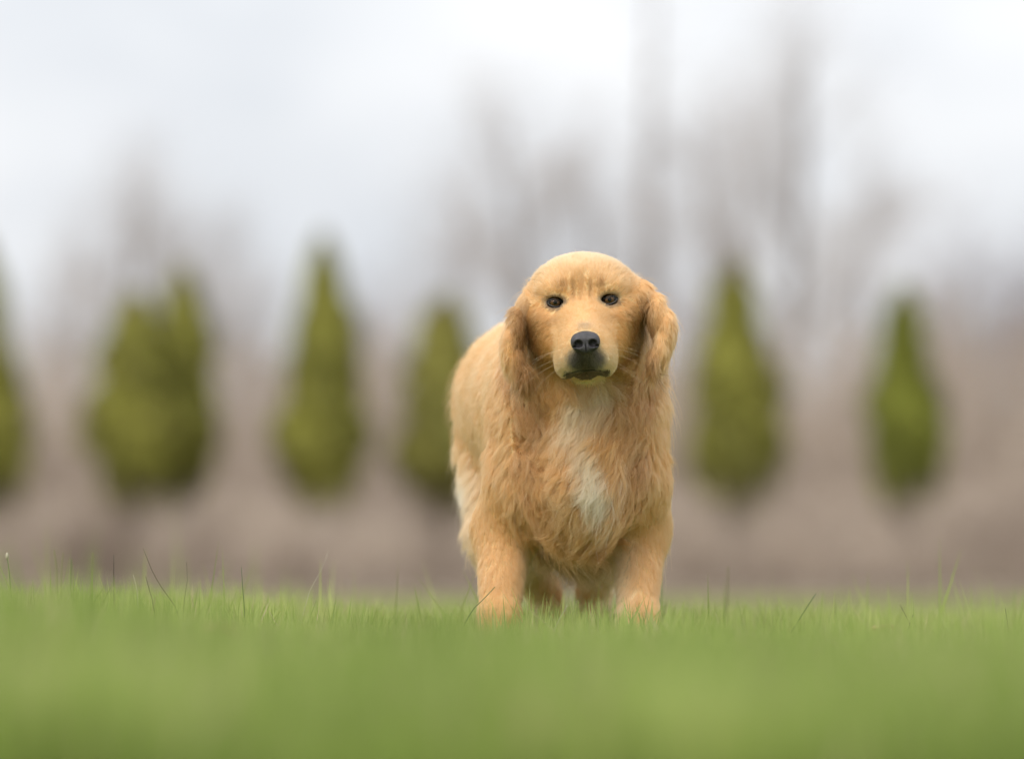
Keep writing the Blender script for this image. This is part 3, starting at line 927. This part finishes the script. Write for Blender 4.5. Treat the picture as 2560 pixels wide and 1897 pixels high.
def coat(numc, per, spread, clumpy, length_mul=1.0, lift_mul=1.0, only=None, wisp=False):
    """-> points (M,K,3), radius (M,K), colours (M,3), region (M)"""
    P, N, reg = sample(numc)
    Q = wh(P)
    keep = np.ones(numc, bool)
    if only: keep &= np.isin(reg, only)
    if wisp: keep &= ~np.isin(reg, ['foreleg', 'hindleg', 'paw', 'muzzle', 'jaw']) & ~(np.isin(reg, ['skull', 'cheek']) & (Q[:, 1] < 0.045))
    keep &= P[:, 2] > 0.006
    for s in (-1, 1):
        de = np.hypot((Q[:, 0] - s * 0.0383), (Q[:, 2]) / 0.64)
        keep &= ~((de < 0.0128) & (Q[:, 1] < 0.05))
    nb = ((Q[:, 0]) / 0.0205) ** 2 + ((Q[:, 2] + 0.061) / 0.0165) ** 2
    keep &= ~((nb < 1.0) & (Q[:, 1] < NOSE_Y + 0.03))
    P, N, reg = P[keep], N[keep], reg[keep]
    M0 = len(P)
    T = flow(P, N, reg)
    Bn = np.cross(N, T)
    L = hair_len(P, N, reg) * length_mul
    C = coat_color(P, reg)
    lift = np.full(M0, math.radians(30))
    lift[np.isin(reg, ['muzzle', 'jaw'])] = math.radians(20)
    lift[np.isin(reg, ['foreleg', 'hindleg', 'paw'])] = math.radians(24)
    lift[np.isin(reg, ['skull', 'ear_a', 'ear_b'])] = math.radians(19)
    lift[np.isin(reg, ['cheek'])] = math.radians(20)
    lift[np.isin(reg, ['chest', 'neck', 'thigh', 'belly'])] = math.radians(34)
    patch = wob(P, 75, 77, 1)[:, 0]
    lift = lift * lift_mul * RNG.uniform(0.7, 1.3, M0) * np.where(np.isin(reg, ['muzzle', 'skull', 'foreleg', 'hindleg']), 1.0, 1 + 0.45 * patch)
    L = L * np.where(np.isin(reg, ['chest', 'neck', 'belly', 'thigh']), 1 + 0.3 * wob(P, 55, 78, 1)[:, 0], 1.0)
    face = np.isin(reg, ['muzzle', 'skull', 'cheek', 'jaw'])
    cl_len = RNG.uniform(0.75, 1.2, M0)
    cl_dir = RNG.normal(0, 1, (M0, 1)) * np.where(face, 0.14, np.where(np.isin(reg, ['foreleg', 'hindleg', 'paw']), 0.12, 0.26))[:, None]
    phase = RNG.uniform(0, 6.28, M0)
    wave = np.where(face, 0.03, np.where(np.isin(reg, ['chest', 'neck', 'belly', 'thigh', 'tail']), 0.17, np.where(np.isin(reg, ['foreleg', 'hindleg']), 0.03, 0.08)))
    cl_shade = RNG.uniform(0.86, 1.1, M0)
    lg = np.isin(reg, ['foreleg', 'hindleg', 'paw']); cl_shade[lg] = 0.98 + (cl_shade[lg] - 0.98) * 0.4
    # children
    i = np.repeat(np.arange(M0), per)
    M = len(i)
    sp = spread * np.where(face, 0.55, 1.0)[i]
    ang = RNG.uniform(0, 6.283, M); rad = np.sqrt(RNG.random(M)) * sp
    o1, o2 = np.cos(ang) * rad, np.sin(ang) * rad
    Tn = T[i] + Bn[i] * (cl_dir[i] + RNG.normal(0, 0.10, (M, 1)))
    Tn /= np.linalg.norm(Tn, axis=1, keepdims=True)
    Bi = np.cross(N[i], Tn)
    Lh = L[i] * cl_len[i] * RNG.uniform(0.5, 1.25, M)
    lf = lift[i] * RNG.uniform(0.75, 1.25, M)
    K = 6
    ts = np.linspace(0, 1, K)
    out = np.zeros((M, K, 3))
    root = P[i] - N[i] * np.minimum(0.0010, Lh * 0.04)[:, None]
    cl = np.where(face, clumpy * 0.6, clumpy)[i] * RNG.uniform(0.7, 1.0, M)
    ph = phase[i] + RNG.normal(0, 0.5, M)
    for k, t in enumerate(ts):
        keepo = 1 - cl * t ** 1.1
        off = (T[i] * (o1 * keepo)[:, None] + Bn[i] * (o2 * keepo)[:, None])
        along = Lh * t * np.cos(lf * (1 - 0.5 * t))
        up = Lh * np.sin(lf) * (t - 0.55 * t * t)
        wv = Lh * wave[i] * np.sin(ph + t * 6.0) * t
        droop = Lh * t * t * np.clip((Lh - 0.012) * 7, 0, 0.35)
        out[:, k] = root + off + Tn * along[:, None] + N[i] * up[:, None] + Bi * wv[:, None]
        out[:, k, 2] -= droop
    r0 = np.where(face, 0.00019, 0.00023)[i] * RNG.uniform(0.8, 1.2, M)
    if wisp: r0 = r0 * 0.7
    R = r0[:, None] * (1 - 0.75 * ts[None] ** 1.6)
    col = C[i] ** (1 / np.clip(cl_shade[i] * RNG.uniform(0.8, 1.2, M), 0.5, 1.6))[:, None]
    return out, R, np.clip(col, 0.01, 0.96), reg[i]

batches = [coat(42000, 12, 0.0042, 0.58, 1.0, 1.0),
           coat(60000, 2, 0.003, 0.2, 0.8, 1.1),
           coat(8000, 24, 0.0058, 0.90, 1.05, 1.3, only=['chest', 'neck', 'belly', 'thigh', 'shoulder']),
           coat(12000, 28, 0.0066, 0.86, 1.12, 1.6, only=['chest', 'neck', 'thigh', 'shoulder']),
           coat(15000, 1, 0.0, 0.0, 1.8, 2.2, wisp=True)]
HP = np.concatenate([b[0] for b in batches]); HRD = np.concatenate([b[1] for b in batches])
HC = np.concatenate([b[2] for b in batches]); HG = np.concatenate([b[3] for b in batches])

def hair_object(name, pts, rad, col, parent, loc):
    hc = bpy.data.hair_curves.new(name)
    M, K, _ = pts.shape
    hc.add_curves([K] * M)
    hc.attributes['position'].data.foreach_set('vector', (pts - loc).astype(np.float32).ravel())
    ra = hc.attributes.get('radius') or hc.attributes.new('radius', 'FLOAT', 'POINT')
    ra.data.foreach_set('value', rad.astype(np.float32).ravel())
    ca = hc.attributes.new('tint', 'FLOAT_COLOR', 'CURVE')
    c4 = np.ones((M, 4), np.float32); c4[:, :3] = col
    ca.data.foreach_set('color', c4.ravel())
    hc.materials.append(m_fur)
    return obj(name, hc, parent)

part_of = {'skull': 'head_fur', 'cheek': 'head_fur', 'muzzle': 'head_fur', 'jaw': 'head_fur', 'ear_a': 'ear_fur', 'ear_b': 'ear_fur',
           'neck': 'chest_fur', 'chest': 'chest_fur', 'shoulder': 'body_fur', 'torso': 'body_fur', 'belly': 'body_fur', 'thigh': 'body_fur',
           'foreleg': 'leg_fur', 'hindleg': 'leg_fur', 'paw': 'leg_fur', 'tail': 'tail_fur'}
HPART = np.array([part_of[r] for r in HG])
mid = HP[:, 0, 0]; back = HP[:, 0, 1] > 8.45
for nm in ('head_fur', 'chest_fur', 'body_fur', 'tail_fur'):
    s = HPART == nm
    hair_object(nm, HP[s], HRD[s], HC[s], body, DOG_LOC)
for eb in ('ear_a', 'ear_b'):
    s = HG == eb
    hair_object('ear_fur', HP[s], HRD[s], HC[s], body, DOG_LOC)
for bk in (False, True):
    for rt in (False, True):
        s = (HPART == 'leg_fur') & (back == bk) & ((mid > (0.1 if bk else 0.09)) == rt)
        hair_object('leg_fur', HP[s], HRD[s], HC[s], body, DOG_LOC)

# ---- nose ----
def nose_mesh():
    xs = np.arange(-0.027, 0.0271, 0.0008); ys = np.arange(-0.022, 0.024, 0.0008); zs = np.arange(-0.024, 0.0221, 0.0008)
    X, Y, Z = xs[:, None, None], ys[None, :, None], zs[None, None, :]
    e = lambda c, r: prim_d(('e', '', (np.array(c, float), np.array(r, float)), 0), X, Y, Z)
    D = e((0, 0.004, 0.003), (0.0195, 0.016, 0.0135))
    for s in (-1, 1):
        D = smin(D, e((s * 0.0125, -0.002, -0.001), (0.0085, 0.011, 0.0115)), 0.007)
    D = smin(D, e((0, -0.001, -0.010), (0.0105, 0.0105, 0.0085)), 0.008)
    for s in (-1, 1):
        D = -smin(-D, e((s * 0.0105, -0.0125, -0.0030), (0.0062, 0.0100, 0.0058)), 0.0022)      # nostril
        D = -smin(-D, e((s * 0.0165, -0.0100, -0.0065), (0.0052, 0.0080, 0.0016)), 0.0015)      # its slit
    D = -smin(-D, e((0, -0.014, -0.012), (0.0007, 0.006, 0.010)), 0.0015)                        # philtrum groove
    D = np.broadcast_to(D, (len(xs), len(ys), len(zs))).copy()
    return surface_nets(D, xs, ys, zs)
nv, nq = nose_mesh()
m_nose = flat_mat('nose_leather', (0.018, 0.016, 0.018), (0.045, 0.04, 0.045), 160.0, 0.5, 0.5, 0.35)
nose_loc = np.array([0.0, NOSE_Y + 0.002, -0.061])
nW = np.array([hw(nose_loc + v * np.array([0.95, 1.0, 0.95])) for v in nv])
obj('nose', mesh_np('nose', nW - DOG_LOC, nq, m_nose), body)

# ---- eyes ----
m_white = flat_mat('eye_white', (0.05, 0.036, 0.03), (0.10, 0.075, 0.06), 300.0, 0.6, 0.05)
m_iris = flat_mat('brown_iris', (0.075, 0.033, 0.011), (0.20, 0.095, 0.032), 600.0, 0.6, 0.05)
m_pupil = flat_mat('black_pupil', (0.003, 0.003, 0.003), (0.005, 0.005, 0.005), 50.0, 0.6, 0.02)
m_lid = flat_mat('dark_eyelid', (0.018, 0.015, 0.014), (0.035, 0.03, 0.028), 500.0, 0.45, 0.4)
m_haw = flat_mat('grey_lower_lid', (0.035, 0.031, 0.031), (0.07, 0.062, 0.062), 500.0, 0.55, 0.3)
m_cornea = bpy.data.materials.new('clear_cornea'); m_cornea.use_nodes = True
mc = m_cornea.node_tree; mc.nodes.clear()
_o = mc.nodes.new('ShaderNodeOutputMaterial'); _t = mc.nodes.new('ShaderNodeBsdfTransparent'); _g = mc.nodes.new('ShaderNodeBsdfGlossy')
_g.inputs['Roughness'].default_value = 0.04
_f = mc.nodes.new('ShaderNodeFresnel'); _f.inputs['IOR'].default_value = 1.42
_m = mc.nodes.new('ShaderNodeMixShader')
mc.links.new(_f.outputs[0], _m.inputs[0]); mc.links.new(_t.outputs[0], _m.inputs[1]); mc.links.new(_g.outputs[0], _m.inputs[2]); mc.links.new(_m.outputs[0], _o.inputs['Surface'])

def cap(radius, a0, a1, rings=10, seg=28):
    """spherical cap round -Y between polar angles a0..a1"""
    V, F = [], []
    for r_ in range(rings + 1):
        a = a0 + (a1 - a0) * r_ / rings
        for s in range(seg):
            t = 2 * math.pi * s / seg
            V.append((radius * math.sin(a) * math.cos(t), -radius * math.cos(a), radius * math.sin(a) * math.sin(t)))
    for r_ in range(rings):
        for s in range(seg):
            s2 = (s + 1) % seg
            F.append((r_ * seg + s, (r_ + 1) * seg + s, (r_ + 1) * seg + s2, r_ * seg + s2))
    return np.array(V), np.array(F)

for ei, (s, E) in enumerate(zip((-1, 1), EYES)):
    def place(V):
        return np.array([hw(E + v) for v in V]) - DOG_LOC
    v, f = cap(EYE_R, 0.0, math.pi, 22, 28)
    eye = obj('eye', mesh_np('eye', place(v), f, m_white), body)
    v, f = cap(EYE_R + 0.0002, 0.46, 0.66, 4, 28)
    obj('limbus', mesh_np('limbus', place(v), f, m_pupil), eye)
    v, f = cap(EYE_R + 0.0003, 0.001, 0.50, 10, 28)
    obj('iris', mesh_np('iris', place(v), f, m_iris), eye)
    v, f = cap(EYE_R + 0.0005, 0.001, 0.20, 6, 28)
    obj('pupil', mesh_np('pupil', place(v), f, m_pupil), eye)
    v, f = cap(EYE_R + 0.0009, 0.001, 0.95, 12, 28)
    obj('cornea', mesh_np('cornea', place(v), f, m_cornea), eye)
    # lids: almond rim lying on the ball
    for lower in (False, True):
        pts, rad = [], []
        for k in range(17):
            t = k / 16
            x = (-1 + 2 * t) * 0.0121
            hgt = (0.0060 if lower else 0.0043) * math.sin(math.pi * t) ** 0.75
            z = (-hgt if lower else hgt) - 0.0014 * (x * -s) / 0.0105 * 1.0
            yy = -math.sqrt(max((EYE_R + 0.0006) ** 2 - x * x * 0.8 - z * z, 1e-8))
            pts.append((x, yy, z))
            rad.append((0.0011 if lower else 0.0010) * (0.45 + 0.55 * math.sin(math.pi * t)))
        v, f = path_tube(pts, rad, 8)
        obj('lower_eyelid' if lower else 'upper_eyelid', mesh_np('eyelid', place(v), f, m_haw if lower else m_lid), eye)

# ---- mouth: dark lip line ----
lp, lr = [], []
for k in range(21):
    t = -1 + 2 * k / 20
    x = t * 0.034
    z = -0.0985 - 0.0065 * abs(t) ** 2
    lp.append(hw((x, surf_depth(x, z) + 0.0005, z)) - DOG_LOC)
    lr.append(0.0024 * (1 - 0.45 * abs(t)))
v, f = path_tube(lp, lr, 8)
m_lip = flat_mat('dark_lip', (0.012, 0.01, 0.009), (0.03, 0.025, 0.022), 300.0, 0.5, 0.4)
obj('lip', mesh_np('lip', v, f, m_lip), body)

# ---- whiskers ----
m_whisk = flat_mat('pale_whisker', (0.55, 0.42, 0.26), (0.70, 0.56, 0.38), 80.0, 0.4, 0.5)
wr = random.Random(4)
for s in (-1, 1):
    for k in range(5):
        hx = s * (0.026 + 0.010 * wr.random()); hz = -0.066 - 0.0062 * k + wr.uniform(-0.003, 0.003)
        y0 = surf_depth(hx, hz)
        p0 = Vector((hx, y0, hz))
        d = Vector((s * wr.uniform(0.8, 1.2), wr.uniform(-0.05, 0.3), wr.uniform(-0.15, 0.25) - 0.13 * k)).normalized()
        ln = wr.uniform(0.045, 0.085)
        pts = [p0 + d * ln * t + Vector((0, 0, -0.35 * ln * t * t)) for t in [j / 7 for j in range(8)]]
        v, f = path_tube([hw(p_) - DOG_LOC for p_ in pts], [0.00014 * (1 - 0.8 * j / 7) for j in range(8)], 5)
        obj('whisker', mesh_np('whisker', v, f, m_whisk), body)

# ----------------------------------------------------------------------------
# grass
# ----------------------------------------------------------------------------
M_GRASS = tint_mat('grass_blades', 0.5, 0.4, 0.5, 0.12, 3.0)
def blades(x, y, h, w, lean, r, tint):
    n_ = len(x)
    z = gz(x, y) - 0.004
    az = r.uniform(0, 6.283, n_)
    fa = r.uniform(0, 6.283, n_)
    ld = np.stack([np.cos(az), np.sin(az)], 1) * (lean * h)[:, None]
    wd = np.stack([np.cos(fa), np.sin(fa)], 1) * (w * 0.5)[:, None]
    def lvl(t, wf):
        c = np.stack([x + ld[:, 0] * t ** 1.8, y + ld[:, 1] * t ** 1.8, z + h * t * (1 - 0.12 * lean * t)], 1)
        o = np.concatenate([wd * wf, np.zeros((n_, 1))], 1)
        return c - o, c + o
    a0, a1 = lvl(0.0, 0.8); b0, b1 = lvl(0.55, 1.0); c0, _ = lvl(1.0, 0.0)
    V = np.stack([a0, a1, b0, b1, c0], 1).reshape(-1, 3)
    b = (np.arange(n_) * 5)[:, None]
    Q = b + np.array([[0, 1, 3, 2]]); T = b + np.array([[2, 3, 4]])
    C = np.repeat(tint, 5, 0)
    return V, Q, T, C

def grass_tint(x, y, r):
    n_ = len(x)
    P = np.stack([x, y, 0 * x], 1)
    pz = wob(P, 2.6, 31, 1)[:, 0]
    a = np.array([0.23, 0.31, 0.065]); b = np.array([0.46, 0.51, 0.165])
    c = mixc(np.broadcast_to(a, (n_, 3)), b, 0.5 + 0.6 * pz + 0.35 * wob(P, 9, 33, 1)[:, 0] + 0.35 * wob(P, 26, 34, 1)[:, 0] + r.normal(0, 0.35, n_))
    dry = r.random(n_) < 0.06 + 0.03 * (pz > 0.3)
    c[dry] = np.array([0.55, 0.47, 0.26]) * r.uniform(0.7, 1.1, (dry.sum(), 1))
    return c * r.uniform(0.85, 1.15, (n_, 1))

def grass_patch(name, y0, y1, density, hmean, wmean, seed, label, xm=0.35):
    r = np.random.default_rng(seed)
    half = lambda y: 0.092 * y + xm
    tot = int(density * (half(y0) + half(y1)) * (y1 - y0))
    y = r.uniform(y0, y1, tot * 2)
    y = y[r.random(tot * 2) < half(y) / half(y1)][:tot]
    x = r.uniform(-1, 1, len(y)) * half(y)
    tuft = 0.5 + 0.5 * wob(np.stack([x, y, 0 * x], 1), 9, seed + 1, 1)[:, 0]
    h = hmean * (0.55 + 0.55 * tuft) * r.uniform(0.5, 1.2, len(x))
    tall = r.random(len(x)) < 0.018
    tall &= ~((np.abs(x - 0.08) < 0.28) & (y < 8.25))
    h[tall] *= r.uniform(1.15, 1.7, tall.sum())
    h *= 1 + 0.28 * np.exp(-((x - 0.085) / 0.16) ** 4) * np.exp(-((y - 8.02) / 0.17) ** 4)
    w = wmean * r.uniform(0.6, 1.3, len(x))
    lean = np.abs(r.normal(0.25, 0.28, len(x))); lean[tall] *= 0.5
    V, Q, T, C = blades(x, y, h, w, lean, r, grass_tint(x, y, r))
    o = obj(name, mesh_np(name, V, [Q, T], M_GRASS, C))
    tag(o, label, 'grass', kind='stuff')
    return o

grass_patch('grass', 3.5, 11.5, 14000, 0.108, 0.0030, 41, 'short spring lawn grass round the feet of the dog')
grass_patch('far_grass', 11.5, 48, 420, 0.08, 0.008, 42, 'sparse pale grass on the lower lawn behind the dog', 1.0)

# single stalks standing out of the lawn
M_STALK = tint_mat('grass_stalks', 0.6, 0.3, 0.15, 0.1, 30.0)
GREEN, OLIVE, BROWN, STRAW, DKG = (0.10, 0.17, 0.03), (0.17, 0.18, 0.05), (0.06, 0.045, 0.025), (0.45, 0.40, 0.30), (0.06, 0.11, 0.03)
def stalk(name, pix, d, tint, width, label, head=False, cat='grass stalk'):
    P = [pt(a, b, d) for a, b in pix]                    # tip ... base
    g = float(gz(P[-1][0], d))
    dirv = (P[-1] - P[-2]) / max(P[-2][2] - P[-1][2], 1e-4)
    k_ = max(P[-1][2] - g + 0.01, 0.0)
    base = P[-1] + np.array([dirv[0] * k_ * 0.5, 0, -k_])
    pts = P[::1] + [base]
    pts = pts[::-1]
    # resample smoothly
    pts = np.array(pts)
    s = np.concatenate([[0], np.cumsum(np.linalg.norm(np.diff(pts, axis=0), axis=1))])
    t = np.linspace(0, s[-1], 14)
    path = np.stack([np.interp(t, s, pts[:, q]) for q in range(3)], 1)
    org = path[0].copy()
    v, f = path_tube(path - org, [width * (1 - 0.55 * k / 13) for k in range(14)], 6)
    e = obj(name, mesh_np(name, v, f, M_STALK, np.broadcast_to(np.array(tint), (len(v), 3))), None, org)
    tag(e, label, cat, 'single stalks standing above the lawn')
    if head:
        hv, hf = path_tube([path[-1] - org + np.array([0, 0, z_]) for z_ in (-0.004, -0.001, 0.003, 0.006)], [0.0006, 0.0024, 0.0022, 0.0005], 7)
        obj('seed_head', mesh_np('seed_head', hv, hf, M_STALK, np.broadcast_to(np.array(STRAW), (len(hv), 3))), e)
    return e
stalk('grass_stalk', [(18, 1391), (24, 1430), (28, 1480)], 8.05, GREEN, 0.0011, 'green stalk with a pale seed head at the far left edge', True)
stalk('grass_stalk', [(135, 1373), (142, 1420), (144, 1490)], 8.4, OLIVE, 0.0013, 'olive stalk, left one of two leaning together near the left edge')
stalk('grass_stalk', [(158, 1381), (154, 1430), (153, 1490)], 8.4, OLIVE, 0.0012, 'olive stalk, right one of two leaning together near the left edge')
stalk('grass_stalk', [(179, 1397), (178, 1440), (177, 1490)], 8.35, GREEN, 0.0012, 'short green stalk just right of the leaning pair')
stalk('grass_stalk', [(233, 1381), (230, 1430), (228, 1485)], 8.5, OLIVE, 0.0015, 'thick yellowish stalk left of the dark upright one')
stalk('grass_stalk', [(285, 1387), (285, 1440), (286, 1494)], 8.0, BROWN, 0.0010, 'dark brown stalk standing bolt upright, cut square at the top')
stalk('grass_stalk', [(359, 1372), (380, 1425), (400, 1462), (436, 1510)], 8.05, (0.10, 0.08, 0.04), 0.0009, 'brown stalk leaning to the left with a bend halfway')
stalk('grass_stalk', [(467, 1405), (469, 1450), (462, 1494)], 7.9, BROWN, 0.0006, 'thin dark crooked stalk right of the leaning brown one')
stalk('grass_stalk', [(604, 1417), (607, 1470), (611, 1512)], 8.0, DKG, 0.0008, 'dark upright stalk alone midway between left edge and dog')
stalk('grass_stalk', [(820, 1377), (806, 1420), (775, 1475)], 8.15, STRAW, 0.0007, 'pale straw stalk leaning right, nearest to the dog on its left')
stalk('grass_stalk', [(333, 1436), (342, 1465), (345, 1495)], 7.95, STRAW, 0.0009, 'short pale stalk between the dark upright and the bent brown one')
stalk('grass_stalk', [(365, 1440), (372, 1468), (380, 1492)], 7.95, BROWN, 0.0009, 'short brown stalk under the bent brown one')
stalk('grass_stalk', [(2039, 1483), (2008, 1530), (1974, 1585)], 7.8, DKG, 0.0011, 'long dark green blade leaning right, on the lawn right of the dog', cat='grass blade')
stalk('grass_stalk', [(2250, 1512), (2262, 1535), (2275, 1560)], 7.9, (0.09, 0.08, 0.04), 0.0009, 'brown blade leaning left, crossed by another at the right', cat='grass blade')
stalk('grass_stalk', [(2284, 1531), (2275, 1555), (2267, 1576)], 7.9, (0.08, 0.09, 0.04), 0.0009, 'olive blade leaning right, crossing the brown one at the right', cat='grass blade')
stalk('grass_stalk', [(1820, 1416), (1819, 1480), (1818, 1539)], 8.8, OLIVE, 0.0014, 'tall blurred olive stalk just right of the dog')
stalk('grass_stalk', [(2512, 1520), (2516, 1545), (2519, 1566)], 8.0, BROWN, 0.0008, 'short brown stalk close to the right edge')
stalk('grass_stalk', [(1238, 1466), (1212, 1494), (1181, 1523)], 7.95, DKG, 0.0011, 'dark green blade slanting across the leg of the dog', cat='grass blade')
stalk('grass_stalk', [(1418, 1512), (1408, 1532), (1394, 1552)], 7.9, STRAW, 0.0008, 'pale dry blade slanting in front of the hind legs', cat='grass blade')

# fallen leaves lying on the grass
M_LEAF = flat_mat('dry_leaf', (0.36, 0.25, 0.12), (0.52, 0.40, 0.22), 40.0, 0.8, 0.2)
def leaf(px, py, d, size, rot, label):
    c = pt(px, py, d)
    V, F = [], []
    nu, nv_ = 9, 5
    for i in range(nu):
        u = i / (nu - 1)
        wdt = size * 0.33 * math.sin(math.pi * min(u * 0.97 + 0.03, 1)) ** 0.7 * (1 + 0.22 * math.cos(u * 19))
        for j in range(nv_):
            s = -1 + 2 * j / (nv_ - 1)
            V.append((s * wdt, (u - 0.5) * size, 0.25 * size * s * s * 0.5 + 0.12 * size * math.sin(u * 4) ))
    for i in range(nu - 1):
        for j in range(nv_ - 1):
            F.append((i * nv_ + j, i * nv_ + j + 1, (i + 1) * nv_ + j + 1, (i + 1) * nv_ + j))
    o = obj('fallen_leaf', mesh_np('fallen_leaf', np.array(V), np.array(F), M_LEAF), None, c)
    o.rotation_euler = (0.5, 0.3, rot)
    sd = o.modifiers.new('thickness', 'SOLIDIFY'); sd.thickness = 0.0006
    tag(o, label, 'leaf', 'fallen leaves caught in the grass')
leaf(560, 1588, 6.2, 0.05, 1.2, 'blurred tan fallen leaf in the grass left of the dog')
leaf(2215, 1588, 7.6, 0.050, 2.0, 'pale tan fallen leaf in the grass near the right edge')
